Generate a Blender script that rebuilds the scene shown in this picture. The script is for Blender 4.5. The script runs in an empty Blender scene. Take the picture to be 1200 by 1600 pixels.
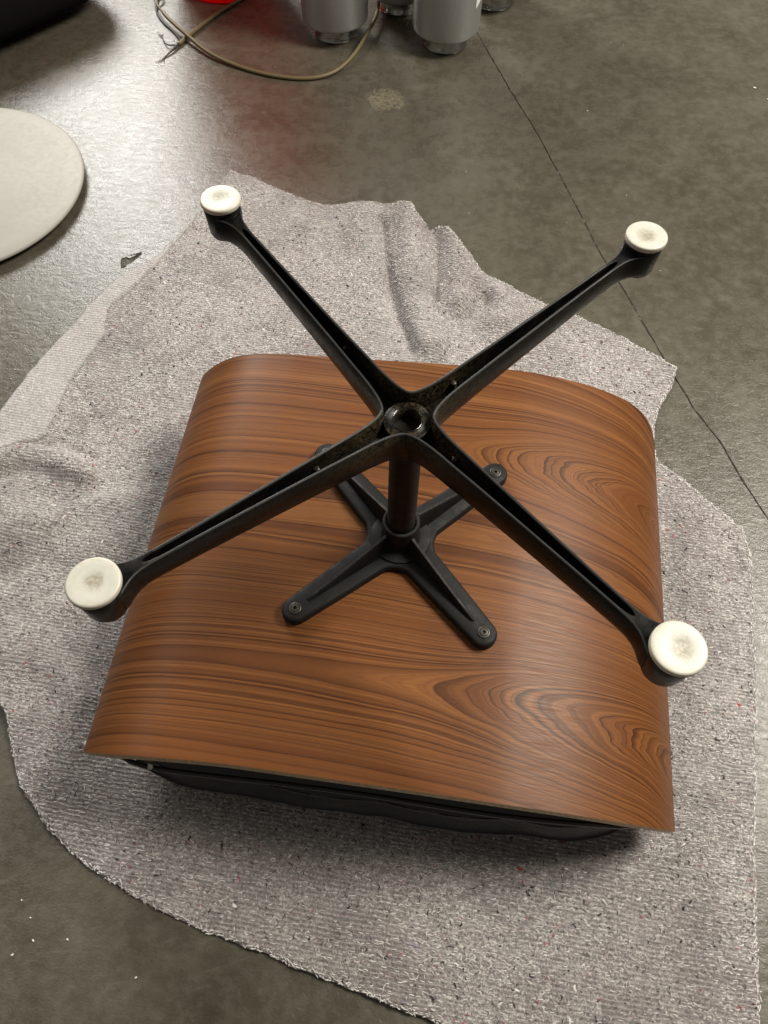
import bpy, bmesh, math, random
import numpy as np
from mathutils import Vector, Matrix, noise as mnoise
from mathutils.geometry import delaunay_2d_cdt
random.seed(7); rng = np.random.default_rng(7)
S = bpy.context.scene
COL = S.collection
FZ = 0.44                      # floor lies this far below the plane of the upturned glides

# ------------------------------------------------------------------ camera
cam_d = bpy.data.cameras.new('camera'); cam = bpy.data.objects.new('camera', cam_d); COL.objects.link(cam)
right = Vector((0.9933, 0.1148, 0.0100)).normalized()
fwd = Vector((-0.0482, 0.4927, -0.8689)).normalized()
right = (right - fwd * right.dot(fwd)).normalized()
up = right.cross(fwd)
cam.matrix_world = Matrix(((right.x, up.x, -fwd.x, 0.0200), (right.y, up.y, -fwd.y, -0.3931),
                           (right.z, up.z, -fwd.z, 0.4821 + FZ), (0, 0, 0, 1)))
cam_d.sensor_fit = 'VERTICAL'; cam_d.sensor_height = 32.0; cam_d.lens = 1203.0 / 1600 * 32
cam_d.clip_start = 0.02; cam_d.clip_end = 200
S.camera = cam

# ------------------------------------------------------------------ light
W = bpy.data.worlds.new('World'); S.world = W; W.use_nodes = True
bg = W.node_tree.nodes['Background']
bg.inputs['Color'].default_value = (1.0, 0.92, 0.81, 1); bg.inputs['Strength'].default_value = 0.110

def area(name, loc, target, sx, sy, power, col):
    l = bpy.data.lights.new(name, 'AREA'); l.shape = 'RECTANGLE'; l.size = sx; l.size_y = sy
    l.energy = power; l.color = col
    o = bpy.data.objects.new(name, l); COL.objects.link(o)
    o.location = loc
    o.rotation_euler = (Vector(target) - Vector(loc)).to_track_quat('-Z', 'Y').to_euler()
    return o
area('bright_back_lamp', (-1.62, 3.00, 1.80), (-0.5, 0.8, 0.0), 1.10, 1.10, 98, (1.0, 0.98, 0.93))  # unseen bright source at back left, inferred from the floor's glare
area('ceiling_lamp', (1.70, 0.80, 2.50), (0.1, 0.0, 0.1), 1.0, 1.0, 120, (1.0, 0.935, 0.83))
area('ceiling_lamp', (-2.2, 0.5, 2.4), (-0.2, 0.2, 0.1), 1.2, 1.2, 12, (1.0, 0.95, 0.88))

S.view_settings.view_transform = 'Standard'; S.view_settings.look = 'None'
S.view_settings.exposure = 0.0; S.view_settings.gamma = 1.0
S.render.resolution_x = 768; S.render.resolution_y = 1024
S.render.engine = 'CYCLES'

# ------------------------------------------------------------------ node expression helper
class X:
    """a scalar shader socket with arithmetic"""
    nt = None
    def __init__(s, sock): s.s = sock
    @staticmethod
    def m(op, a, b=None, c=None):
        n = X.nt.nodes.new('ShaderNodeMath'); n.operation = op
        for i, v in enumerate((a, b, c)):
            if v is None: continue
            if isinstance(v, X): X.nt.links.new(v.s, n.inputs[i])
            else: n.inputs[i].default_value = v
        return X(n.outputs[0])
    def __add__(s, o): return X.m('ADD', s, o)
    __radd__ = __add__
    def __mul__(s, o): return X.m('MULTIPLY', s, o)
    __rmul__ = __mul__
    def __sub__(s, o): return X.m('SUBTRACT', s, o)
    def __rsub__(s, o): return X.m('SUBTRACT', o, s)
    def pow(s, p): return X.m('POWER', s, p)
def mat(name, rough=0.5, color=(0.5, 0.5, 0.5), metal=0.0, **kw):
    m = bpy.data.materials.new(name); m.use_nodes = True
    X.nt = m.node_tree
    b = m.node_tree.nodes['Principled BSDF']
    b.inputs['Base Color'].default_value = (*color, 1)
    b.inputs['Roughness'].default_value = rough; b.inputs['Metallic'].default_value = metal
    for k, v in kw.items(): b.inputs[k.replace('_', ' ')].default_value = v
    return m, b
def N(t, **kw):
    n = X.nt.nodes.new(t)
    for k, v in kw.items(): setattr(n, k, v)
    return n
def L(a, b): X.nt.links.new(a.s if isinstance(a, X) else a, b)
def comb(x, y, z=0.0):
    n = N('ShaderNodeCombineXYZ')
    for i, v in enumerate((x, y, z)):
        if isinstance(v, X): L(v, n.inputs[i])
        else: n.inputs[i].default_value = v
    return n.outputs[0]
def objxyz(kind='Object'):
    t = N('ShaderNodeTexCoord'); s = N('ShaderNodeSeparateXYZ'); L(t.outputs[kind], s.inputs[0])
    return t.outputs[kind], X(s.outputs[0]), X(s.outputs[1]), X(s.outputs[2])
def nz(vec, scale, detail=2.0, rough=0.5, dist=0.0):
    n = N('ShaderNodeTexNoise'); L(vec, n.inputs['Vector'])
    n.inputs['Scale'].default_value = scale; n.inputs['Detail'].default_value = detail
    n.inputs['Roughness'].default_value = rough; n.inputs['Distortion'].default_value = dist
    return X(n.outputs['Fac'])
def nz1(w, scale, detail=2.0, rough=0.5):
    n = N('ShaderNodeTexNoise', noise_dimensions='1D'); L(w, n.inputs['W'])
    n.inputs['Scale'].default_value = scale; n.inputs['Detail'].default_value = detail
    n.inputs['Roughness'].default_value = rough
    return X(n.outputs['Fac'])
def rng_(v, a, b, c=0.0, d=1.0, smooth=True):
    n = N('ShaderNodeMapRange', interpolation_type='SMOOTHSTEP' if smooth else 'LINEAR')
    L(v, n.inputs['Value'])
    for k, q in (('From Min', a), ('From Max', b), ('To Min', c), ('To Max', d)): n.inputs[k].default_value = q
    return X(n.outputs['Result'])
def ramp(v, stops):
    n = N('ShaderNodeValToRGB'); L(v, n.inputs[0]); e = n.color_ramp.elements
    while len(e) < len(stops): e.new(0.5)
    for q, (p, c) in zip(e, stops): q.position = p; q.color = (*c, 1)
    return n.outputs[0]
def mix(f, a, b, mode='MIX'):
    n = N('ShaderNodeMix', data_type='RGBA', blend_type=mode)
    if isinstance(f, X): L(f, n.inputs[0])
    else: n.inputs[0].default_value = f
    for v, i in ((a, 6), (b, 7)):
        if isinstance(v, tuple): n.inputs[i].default_value = (*v, 1)
        else: L(v, n.inputs[i])
    return n.outputs[2]
def bump(b, h, strength, dist):
    n = N('ShaderNodeBump'); n.inputs['Strength'].default_value = strength; n.inputs['Distance'].default_value = dist
    L(h, n.inputs['Height']); L(n.outputs[0], b.inputs['Normal'])

# ------------------------------------------------------------------ materials
def m_wood():
    m, b = mat('rosewood_veneer', 0.30, IOR=1.48)
    uvn = N('ShaderNodeUVMap'); uvn.uv_map = 'UVMap'
    s = N('ShaderNodeSeparateXYZ'); L(uvn.outputs[0], s.inputs[0])
    u, v = X(s.outputs[0]), X(s.outputs[1])
    P = uvn.outputs[0]
    w1 = nz(comb(u * 2.2, v * 9.0), 1.0, 2) - 0.5
    w2 = nz(comb(u * 16.0, v * 42.0, 3.0), 1.0, 2) - 0.5
    w3 = nz(comb(u * 34.0, v * 30.0, 9.0), 1.0, 1) - 0.5
    eye = X.m('EXPONENT', (u - 0.27) * (u - 0.27) * -22.0)
    uu = u + w2 * 0.010 + w3 * 0.006 + (nz(comb(u * 9.0, v * 48.0, 7.0), 1.0, 2) - 0.5) * eye * 0.045
    vv = v + w1 * 0.016 + w2 * 0.0016
    # two flat-sawn cathedrals: growth-ring valleys across the sheet that deepen towards its right end
    vv = vv + uu * 0.06 + uu * uu * 0.16
    F = (1.0 - X.m('COSINE', (vv - 0.148) * (2 * math.pi / 0.29))) * (0.29 / (2 * math.pi)) + vv * 0.38
    dd = uu - 0.07
    T = (X.m('SQRT', dd * dd + 0.0020) + dd) * 0.5
    for v0, s0, k in ((0.150, 0.064, 0.33), (-0.140, 0.058, 0.31), (0.0, 0.03, 0.0)):
        if not k: continue
        dv = (vv - v0) * (1 / s0)
        F = F - X.m('EXPONENT', dv * dv * -1.0) * T * k
    broad = nz1(F, 38.0, 3, 0.6)
    mid = nz1(F, 150.0, 3, 0.65)
    fine = nz1(F, 420.0, 2, 0.6)
    fibre = nz(comb(u * 22.0, v * 900.0), 1.0, 3, 0.6)
    pore = nz(comb(u * 60.0, v * 1500.0, 5.0), 1.0, 2, 0.6)
    ring = X.m('FRACT', F * 175.0 + nz1(F, 34.0, 3) * 8.0)
    ring2 = X.m('FRACT', F * 360.0 + nz1(F, 90.0, 3) * 7.0)
    ring3 = X.m('FRACT', F * 760.0 + nz1(F, 160.0, 3) * 8.0 + nz(comb(u * 6.0, v * 40.0), 1.0, 2) * 1.5)
    amp = rng_(nz1(F, 47.0, 3), 0.34, 0.56, 0.18, 1.0)
    amp2 = rng_(nz1(F, 71.0, 3), 0.38, 0.62, 0.10, 1.0)
    c = ramp(broad, [(0.30, (0.155, 0.054, 0.0150)), (0.45, (0.202, 0.073, 0.0200)), (0.56, (0.268, 0.107, 0.0310)), (0.72, (0.165, 0.058, 0.0160))])
    light = rng_(mid, 0.46, 0.30)
    c = mix(light * 0.30, c, (0.42, 0.195, 0.064))
    c = mix(ring * amp * 0.50, c, (0.110, 0.037, 0.010))
    c = mix(rng_(ring3, 0.40, 0.98) * 0.30, c, (0.100, 0.034, 0.010))
    line2 = ring2.pow(4.0) * rng_(ring2, 1.0, 0.90) * amp2
    c = mix(line2 * 1.5, c, (0.052, 0.017, 0.006))
    line = ring.pow(6.0) * rng_(ring, 1.0, 0.94) * amp
    c = mix(line * 1.6, c, (0.032, 0.010, 0.004))
    c = mix(rng_(mid, 0.58, 0.68) * 0.38, c, (0.075, 0.025, 0.009))
    c = mix(rng_(fibre, 0.40, 0.66) * 0.40, c, (0.13, 0.045, 0.014))
    c = mix(rng_(pore, 0.60, 0.70) * 0.50, c, (0.055, 0.018, 0.007))
    blot = nz(comb(u * 3.0, v * 5.0, 2.0), 1.0, 3)
    c = mix(rng_(blot, 0.35, 0.7) * 0.22, c, (0.13, 0.045, 0.016))
    L(c, b.inputs['Base Color'])
    L(rng_(fibre, 0.3, 0.7, 0.36, 0.48), b.inputs['Roughness'])
    b.inputs['Specular IOR Level'].default_value = 0.22
    bump(b, fibre * 0.6 + line * -0.4, 0.10, 0.0006)
    return m
def m_ply():
    m, b = mat('plywood_edge', 0.55)
    t, x, y, z = objxyz('Object')
    c = ramp(nz(t, 260.0, 3), [(0.35, (0.46, 0.32, 0.18)), (0.65, (0.66, 0.50, 0.31))])
    L(c, b.inputs['Base Color']); return m
def m_black(name, base, rough, dust, webby=False):
    m, b = mat(name, rough); b.inputs['Specular IOR Level'].default_value = 0.24
    t, x, y, z = objxyz('Object')
    g = N('ShaderNodeNewGeometry'); pt = X(g.outputs['Pointiness'])
    edge = rng_(pt, 0.515, 0.60)
    n1 = nz(t, 60.0, 4, 0.6); n2 = nz(t, 420.0, 3, 0.6)
    c = mix(rng_(n1, 0.4, 0.75) * dust, (base, base, base * 1.0), (0.035, 0.026, 0.015))
    c = mix(edge * rng_(n2, 0.3, 0.6) * 0.45, c, (0.060, 0.058, 0.054))
    if webby:
        rr = X.m('SQRT', x * x + y * y); g2 = nz(t, 150.0, 4, 0.7, 2.0)
        c = mix(rng_(rr, 0.110, 0.020) * rng_(g2, 0.40, 0.66) * rng_(z, FZ - 0.075, FZ - 0.040) * 0.75, c, (0.085, 0.064, 0.032))
    fl = nz(t, 900.0, 2); c = mix(rng_(fl, 0.74, 0.78) * 0.25, c, (0.2, 0.18, 0.15))
    L(c, b.inputs['Base Color'])
    L(rng_(n1, 0.3, 0.7, rough - 0.08, rough + 0.12), b.inputs['Roughness'])
    bump(b, n2, 0.18, 0.0006)
    return m
def m_glide():
    m, b = mat('white_nylon', 0.38, color=(0.80, 0.78, 0.66), Subsurface_Weight=0.25, Subsurface_Scale=0.004)
    t, x, y, z = objxyz('Object')
    oi = N('ShaderNodeObjectInfo'); rd = X(oi.outputs['Random'])
    r = X.m('SQRT', (x + rd * 0.003 - 0.0015) * (x + rd * 0.003 - 0.0015) + y * y)
    P_ = comb(x + rd * 3.0, y + rd * 7.0, z)
    n = nz(P_, 420.0, 4, 0.7); n2 = nz(P_, 130.0, 4, 0.6)
    st = rng_(r + (n2 - 0.5) * 0.012 - rd * 0.003, 0.0088, 0.0015) * rng_(n, 0.22, 0.60)
    scr = nz(comb(x * 900.0 + y * 500.0, y * 60.0 - x * 90.0, rd * 9.0), 1.0, 3, 0.7)
    c = mix(rng_(n2, 0.35, 0.75) * 0.5, (0.62, 0.615, 0.55), (0.53, 0.52, 0.42))
    c = mix(rng_(scr, 0.60, 0.74) * 0.22, c, (0.45, 0.43, 0.36))
    c = mix(rng_(r + (n2 - 0.5) * 0.004, 0.0165, 0.0195) * 0.35, c, (0.50, 0.47, 0.33))
    c = mix(st * 0.72, c, (0.25, 0.205, 0.125))
    spk = rng_(n, 0.64, 0.70) * rng_(r, 0.016, 0.006)
    c = mix(spk * 0.5, c, (0.25, 0.2, 0.12))
    L(c, b.inputs['Base Color']); bump(b, n, 0.15, 0.0008); return m
def m_leather():
    m, b = mat('black_leather', 0.42, color=(0.008, 0.008, 0.009), Specular_IOR_Level=0.7)
    t, x, y, z = objxyz('Object')
    v = N('ShaderNodeTexVoronoi', feature='DISTANCE_TO_EDGE'); L(t, v.inputs['Vector']); v.inputs['Scale'].default_value = 420
    n = nz(t, 22.0, 4, 0.6)
    L(rng_(n, 0.3, 0.7, 0.26, 0.42), b.inputs['Roughness'])
    bump(b, X(v.outputs[0]) * 0.5 + n * 1.6, 0.35, 0.002)
    return m
def m_floor():
    m, b = mat('polished_concrete', 0.3, IOR=1.5)
    t, x, y, z = objxyz('Object')
    a = nz(t, 2.1, 6, 0.66); a2 = nz(t, 9.5, 8, 0.74, 0.4); a3 = nz(t, 46.0, 5, 0.7); a4 = nz(t, 420.0, 3, 0.7)
    c = ramp(a * 0.45 + a2 * 0.55, [(0.34, (0.050, 0.043, 0.029)), (0.46, (0.074, 0.065, 0.046)), (0.56, (0.097, 0.087, 0.064)), (0.68, (0.138, 0.126, 0.097))])
    c = mix(rng_(a3, 0.40, 0.72) * 0.30, c, (0.18, 0.168, 0.138))
    c = mix(rng_(a3, 0.48, 0.30) * 0.16, c, (0.055, 0.050, 0.037))
    c = mix(rng_(a4, 0.60, 0.75) * 0.30, c, (0.20, 0.185, 0.15))
    c = mix(rng_(a4, 0.40, 0.26) * 0.30, c, (0.045, 0.040, 0.030))
    # faint trowel scratches and a pale yellowish reflection painted in near the canisters
    sc = nz(comb(x * 5.0 + y * 9.0, y * 70.0 - x * 30.0), 1.0, 4, 0.7)
    c = mix(rng_(sc, 0.60, 0.72) * 0.26, c, (0.20, 0.19, 0.16))
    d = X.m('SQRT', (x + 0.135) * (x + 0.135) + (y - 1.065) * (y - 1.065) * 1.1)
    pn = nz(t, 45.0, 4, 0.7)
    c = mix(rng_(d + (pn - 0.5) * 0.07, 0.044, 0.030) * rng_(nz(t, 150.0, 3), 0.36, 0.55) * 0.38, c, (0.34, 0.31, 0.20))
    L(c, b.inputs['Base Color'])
    r = a2 * 0.12 + a3 * 0.16 + 0.14
    L(r, b.inputs['Roughness'])
    wn = nz(comb(x * 36.0 + y * 12.0, y * 95.0), 1.0, 5, 0.68, 1.0)
    bump(b, wn * 0.8 + nz(t, 150.0, 3, 0.6, 2.5) * 0.55 + a3 * 1.0 + a4 * 0.22, 0.32, 0.0024)
    return m
def m_dirt():
    m, b = mat('joint_dirt', 0.85)
    t, x, y, z = objxyz('Object')
    L(ramp(nz(t, 90.0, 4, 0.7), [(0.35, (0.040, 0.036, 0.027)), (0.54, (0.076, 0.069, 0.053)), (0.64, (0.20, 0.19, 0.155))]), b.inputs['Base Color'])
    return m
def m_felt(name, hem=False):
    m, b = mat(name, 0.95); b.inputs['Specular IOR Level'].default_value = 0.12
    b.inputs['Sheen Weight'].default_value = 0.25; b.inputs['Sheen Roughness'].default_value = 0.6
    t, x, y, z = objxyz('Object')
    wob = nz(t, 14.0, 4, 0.65) - 0.5
    st = y * 1.0 + x * 0.055 + wob * 0.0085
    row = X.m('SINE', st * (2 * math.pi / 0.0046))
    dash = nz(comb(x * 230.0, X.m('FLOOR', st * (1 / 0.0046)) * 3.7), 1.0, 1)
    n1 = nz(t, 9.0, 4, 0.6); n2 = nz(t, 75.0, 4, 0.7); n3 = nz(t, 290.0, 5, 0.78, 1.2); n4 = nz(comb(x, y, 4.0), 160.0, 3, 0.65, 2.5)
    if hem:
        c = ramp(n3, [(0.34, (0.22, 0.205, 0.198)), (0.46, (0.40, 0.375, 0.365)), (0.55, (0.54, 0.515, 0.50)), (0.66, (0.78, 0.755, 0.73))])
    else:
        c = ramp(n3, [(0.34, (0.070, 0.060, 0.059)), (0.44, (0.250, 0.221, 0.214)), (0.52, (0.46, 0.425, 0.409)), (0.62, (0.88, 0.84, 0.805))])
        c = mix(rng_(n1, 0.44, 0.66) * 0.50, c, (0.21, 0.178, 0.176))
        nbig = nz(comb(x, y, 8.0), 3.4, 4, 0.62)
        c = mix(rng_(nbig, 0.44, 0.66) * 0.30, c, (0.30, 0.25, 0.235))
        c = mix(rng_(nbig, 0.46, 0.32) * 0.25, c, (0.68, 0.65, 0.63))
        c = mix(rng_(n2, 0.52, 0.72) * 0.40, c, (0.62, 0.595, 0.57))
        c = mix(rng_(n2, 0.46, 0.28) * 0.45, c, (0.17, 0.145, 0.15))
    for seed, sc, lo, colr, f in ((11.0, 95.0, 0.675, (0.028, 0.026, 0.030), 0.85), (23.0, 60.0, 0.715, (0.45, 0.06, 0.07), 0.55),
                                  (37.0, 48.0, 0.735, (0.18, 0.34, 0.32), 0.5), (51.0, 40.0, 0.68, (0.26, 0.20, 0.33), 0.45),
                                  (67.0, 105.0, 0.655, (0.86, 0.84, 0.81), 0.75), (71.0, 46.0, 0.72, (0.42, 0.24, 0.10), 0.45)):
        k = nz(comb(x, y, seed), sc, 3, 0.66, 1.2)
        c = mix(rng_(k, lo, lo + 0.035) * (f * (0.4 if hem else 1.0)), c, colr)
    stm = rng_(row, 0.55, 0.95) * rng_(dash, 0.40, 0.55) * rng_(n1, 0.25, 0.6, 0.25, 0.75)
    c = mix(stm * 0.45, c, (0.70, 0.68, 0.655))
    c = mix(rng_(row, -0.5, -0.98) * rng_(n1, 0.35, 0.6, 0.08, 0.32), c, (0.12, 0.105, 0.105))
    L(c, b.inputs['Base Color'])
    bump(b, n3 * 1.2 + row * 0.16 + n2 * 1.4 + stm * 0.3, 0.85, 0.0028 if not hem else 0.0014)
    return m
def m_disc():
    m, b = mat('cream_enamel', 0.5); b.inputs['Specular IOR Level'].default_value = 0.3
    t, x, y, z = objxyz('Object')
    n = nz(t, 5.0, 4); n2 = nz(t, 120.0, 3, 0.7); n3 = nz(t, 700.0, 2)
    c = mix(rng_(n, 0.3, 0.7), (0.36, 0.35, 0.31), (0.325, 0.315, 0.275))
    c = mix(rng_(n2, 0.70, 0.74) * 0.55, c, (0.34, 0.31, 0.24))
    L(c, b.inputs['Base Color']); L(rng_(n2, 0.3, 0.75, 0.46, 0.56), b.inputs['Roughness'])
    bump(b, n2 + n3 * 0.3, 0.02, 0.0006); return m
def m_can():
    m, b = mat('silver_hammered_paint', 0.38, metal=0.6)
    t, x, y, z = objxyz('Object')
    n = nz(t, 1100.0, 2, 0.6)
    L(ramp(n, [(0.30, (0.36, 0.36, 0.35)), (0.55, (0.46, 0.46, 0.445)), (0.75, (0.56, 0.56, 0.545))]), b.inputs['Base Color'])
    bump(b, n, 0.12, 0.0005); return m

WOOD = m_wood(); PLY = m_ply()
BLACK = m_black('black_cast_metal', 0.0025, 0.30, 0.15, True); BLACK2 = m_black('black_powder_coat', 0.0070, 0.58, 0.06)
GLIDE = m_glide(); LEATHER = m_leather(); FLOOR = m_floor(); DIRT = m_dirt()
FELT = m_felt('grey_recycled_felt'); HEM = m_felt('pale_felt_underside', True)
DISC = m_disc(); CAN = m_can()
CHROME = mat('chrome', 0.16, (0.46, 0.47, 0.46), 1.0)[0]
STEEL = mat('dark_steel', 0.42, (0.060, 0.056, 0.046), 0.5)[0]
SNAP = mat('bright_steel', 0.22, (0.7, 0.7, 0.68), 1.0)[0]
RED, _b = mat('red_gloss_plastic', 0.10, (0.75, 0.012, 0.022), 0.0)
_t = N('ShaderNodeBsdfTranslucent'); _t.inputs['Color'].default_value = (0.92, 0.016, 0.03, 1)
_m = N('ShaderNodeMixShader'); _m.inputs[0].default_value = 0.7
X.nt.links.new(_b.outputs[0], _m.inputs[1]); X.nt.links.new(_t.outputs[0], _m.inputs[2])
X.nt.links.new(_m.outputs[0], RED.node_tree.nodes['Material Output'].inputs[0])
CORD = mat('brown_cord_sheath', 0.5, (0.155, 0.120, 0.058))[0]
WIRE = mat('dark_wire', 0.45, (0.03, 0.027, 0.022))[0]
PAPER = mat('white_paper', 0.7, (0.80, 0.79, 0.76))[0]
SOFT = mat('dark_corner_black', 0.95, (0.006, 0.0055, 0.005), 0.0, Specular_IOR_Level=0.1)[0]  # plain black of the block added at the far left
RUBBER = mat('black_rubber', 0.7, (0.010, 0.010, 0.010))[0]
LINT = [mat('lint_white', 0.9, (0.84, 0.81, 0.78))[0], mat('lint_grey', 0.9, (0.36, 0.33, 0.32))[0],
        mat('lint_black', 0.9, (0.030, 0.028, 0.030))[0], mat('lint_red', 0.9, (0.42, 0.06, 0.07))[0],
        mat('lint_teal', 0.9, (0.16, 0.32, 0.30))[0]]
DEBRIS = mat('plaster_crumb', 0.8, (0.72, 0.70, 0.64))[0]

# ------------------------------------------------------------------ mesh helpers
def link(name, me, mats, parent=None, smooth=True, loc=None):
    o = bpy.data.objects.new(name, me); COL.objects.link(o)
    for k in (mats if isinstance(mats, (list, tuple)) else [mats]): me.materials.append(k)
    if smooth: me.polygons.foreach_set('use_smooth', [True] * len(me.polygons))
    if parent: o.parent = parent
    if loc: o.location = loc
    return o
def frombm(name, bm, mats, parent=None, smooth=True, loc=None, angle=None):
    bmesh.ops.recalc_face_normals(bm, faces=bm.faces)
    me = bpy.data.meshes.new(name); bm.to_mesh(me); bm.free()
    o = link(name, me, mats, parent, smooth, loc)
    if angle is not None: me.set_sharp_from_angle(angle=math.radians(angle))
    return o
def empty(name, loc, label, cat, group=None):
    o = bpy.data.objects.new(name, None); COL.objects.link(o); o.location = loc; o.empty_display_size = 0.05
    o['label'] = label; o['category'] = cat
    if group: o['group'] = group
    return o
def tag(o, label, cat, group=None):
    o['label'] = label; o['category'] = cat
    if group: o['group'] = group
    return o
def lathe(bm, prof, seg=48, c=(0, 0, 0), capb=True, capt=True):
    rings = []
    for r, z in prof:
        rings.append([bm.verts.new((c[0] + r * math.cos(2 * math.pi * k / seg), c[1] + r * math.sin(2 * math.pi * k / seg), c[2] + z)) for k in range(seg)])
    for a, b_ in zip(rings, rings[1:]):
        for k in range(seg): bm.faces.new((a[k], a[(k + 1) % seg], b_[(k + 1) % seg], b_[k]))
    if capb: bm.faces.new(rings[0][::-1])
    if capt: bm.faces.new(rings[-1])
    return bm
def catmull(pts, n):
    pts = [Vector(p) for p in pts]; out = []
    P = [2 * pts[0] - pts[1]] + pts + [2 * pts[-1] - pts[-2]]
    for i in range(1, len(P) - 2):
        for k in range(n):
            t = k / n; a, b_, c, d = P[i - 1], P[i], P[i + 1], P[i + 2]
            out.append(0.5 * ((2 * b_) + (c - a) * t + (2 * a - 5 * b_ + 4 * c - d) * t * t + (3 * b_ - a - 3 * c + d) * t ** 3))
    out.append(pts[-1]); return out
def tube(bm, path, rad, seg=10):
    rings = []; prev = None
    for i, p in enumerate(path):
        t = (path[min(i + 1, len(path) - 1)] - path[max(i - 1, 0)]).normalized()
        if prev is None: prev = t.orthogonal().normalized()
        prev = (prev - t * prev.dot(t)).normalized(); q = t.cross(prev)
        r = rad(i / (len(path) - 1)) if callable(rad) else rad
        rings.append([bm.verts.new(p + (prev * math.cos(2 * math.pi * k / seg) + q * math.sin(2 * math.pi * k / seg)) * r) for k in range(seg)])
    for a, b_ in zip(rings, rings[1:]):
        for k in range(seg): bm.faces.new((a[k], a[(k + 1) % seg], b_[(k + 1) % seg], b_[k]))
    bm.faces.new(rings[0][::-1]); bm.faces.new(rings[-1])
def resample(poly, step, closed=True):
    out = []; n = len(poly)
    for i in range(n if closed else n - 1):
        a = np.array(poly[i]); b_ = np.array(poly[(i + 1) % n]); d = np.linalg.norm(b_ - a); k = max(1, int(round(d / step)))
        for j in range(k): out.append(tuple(a + (b_ - a) * j / k))
    if not closed: out.append(tuple(poly[-1]))
    return out
def inside(px, py, poly):
    r = np.zeros(len(px), bool); n = len(poly)
    for i in range(n):
        x0, y0 = poly[i]; x1, y1 = poly[(i + 1) % n]
        if y0 == y1: continue
        c = ((y0 > py) != (y1 > py)) & (px < (x1 - x0) * (py - y0) / (y1 - y0) + x0)
        r ^= c
    return r
def segdist(px, py, path):
    best = np.full(len(px), 9.0)
    for (x0, y0), (x1, y1) in zip(path, path[1:]):
        dx, dy = x1 - x0, y1 - y0; t = np.clip(((px - x0) * dx + (py - y0) * dy) / (dx * dx + dy * dy), 0, 1)
        best = np.minimum(best, np.hypot(px - x0 - t * dx, py - y0 - t * dy))
    return best
def vnoise(px, py, sc, z=0.0):
    return np.array([mnoise.noise((a * sc, b_ * sc, z)) for a, b_ in zip(px, py)])

# ------------------------------------------------------------------ floor (one sheet, a recessed joint and a chip in it)
crack = [(-0.62, 3.0), (-0.10, 1.66), (0.030, 1.329), (0.099, 1.152), (0.166, 0.994), (0.209, 0.876), (0.243, 0.784), (0.280, 0.674), (0.324, 0.575),
         (0.356, 0.495), (0.386, 0.420), (0.411, 0.361), (0.443, 0.307), (0.468, 0.243), (0.496, 0.184), (0.62, -0.09), (0.95, -0.85), (1.5, -2.0)]
cl = resample(crack, 0.012, False)
jit = [(x + random.gauss(0, .0004) + .0012 * mnoise.noise((y * 9, x * 9, 5)), y + random.gauss(0, .0004)) for x, y in cl]
lft, rgt = [], []
for i, (x, y) in enumerate(jit):
    a = jit[max(i - 1, 0)]; b_ = jit[min(i + 1, len(jit) - 1)]
    d = Vector((b_[0] - a[0], b_[1] - a[1])).normalized(); w = 0.0011 + 0.0013 * abs(mnoise.noise((i * .23, 1, 2))) + (0.0009 if random.random() < .06 else 0)
    lft.append((x - d.y * w, y + d.x * w)); rgt.append((x + d.y * w, y - d.x * w))
chip_px = [(-.5150, .5420), (-.5185, .5565), (-.5120, .5610), (-.5035, .5590), (-.4970, .5660), (-.4885, .5760), (-.4860, .5700), (-.4920, .5600), (-.4975, .5480), (-.5040, .5430), (-.5075, .5330), (-.5120, .5320)]
pts, zz, edges = [], [], []
def addline(p, z, closed=False):
    s = len(pts); pts.extend(p); zz.extend([z] * len(p))
    edges.extend((s + i, s + i + 1) for i in range(len(p) - 1))
    if closed: edges.append((s + len(p) - 1, s))
addline([(-9, -7), (9, -7), (9, 12), (-9, 12)], 0, True)
addline(lft, 0); addline(jit, -0.0022); addline(rgt, 0)
chip_c = (sum(p[0] for p in chip_px) / len(chip_px), sum(p[1] for p in chip_px) / len(chip_px))
chip_px = [(x - .010, y + .010) for x, y in chip_px]; chip_c = (chip_c[0] - .010, chip_c[1] + .010)
rough_chip = resample(chip_px, 0.003)
rough_chip = [(x + random.gauss(0, .0007), y + random.gauss(0, .0007)) for x, y in rough_chip]
addline(rough_chip, 0, True)
addline([(chip_c[0] + (x - chip_c[0]) * .9, chip_c[1] + (y - chip_c[1]) * .9) for x, y in rough_chip], -0.002, True)
v2, e2, f2, ov, oe, of = delaunay_2d_cdt([Vector(p) for p in pts], edges, [], 0, 1e-6)
zo = [zz[o[0]] if o else 0 for o in ov]
me = bpy.data.meshes.new('floor'); me.from_pydata([(p.x, p.y, zo[i]) for i, p in enumerate(v2)], [], [list(f) for f in f2]); me.update()
fl = link('floor', me, [FLOOR, DIRT], smooth=False); fl['kind'] = 'structure'
for p in me.polygons:
    if p.normal.z < 0: p.flip()
    if any(zo[v] < -1e-4 for v in p.vertices) or inside(np.array([p.center.x]), np.array([p.center.y]), rough_chip)[0]: p.material_index = 1

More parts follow.
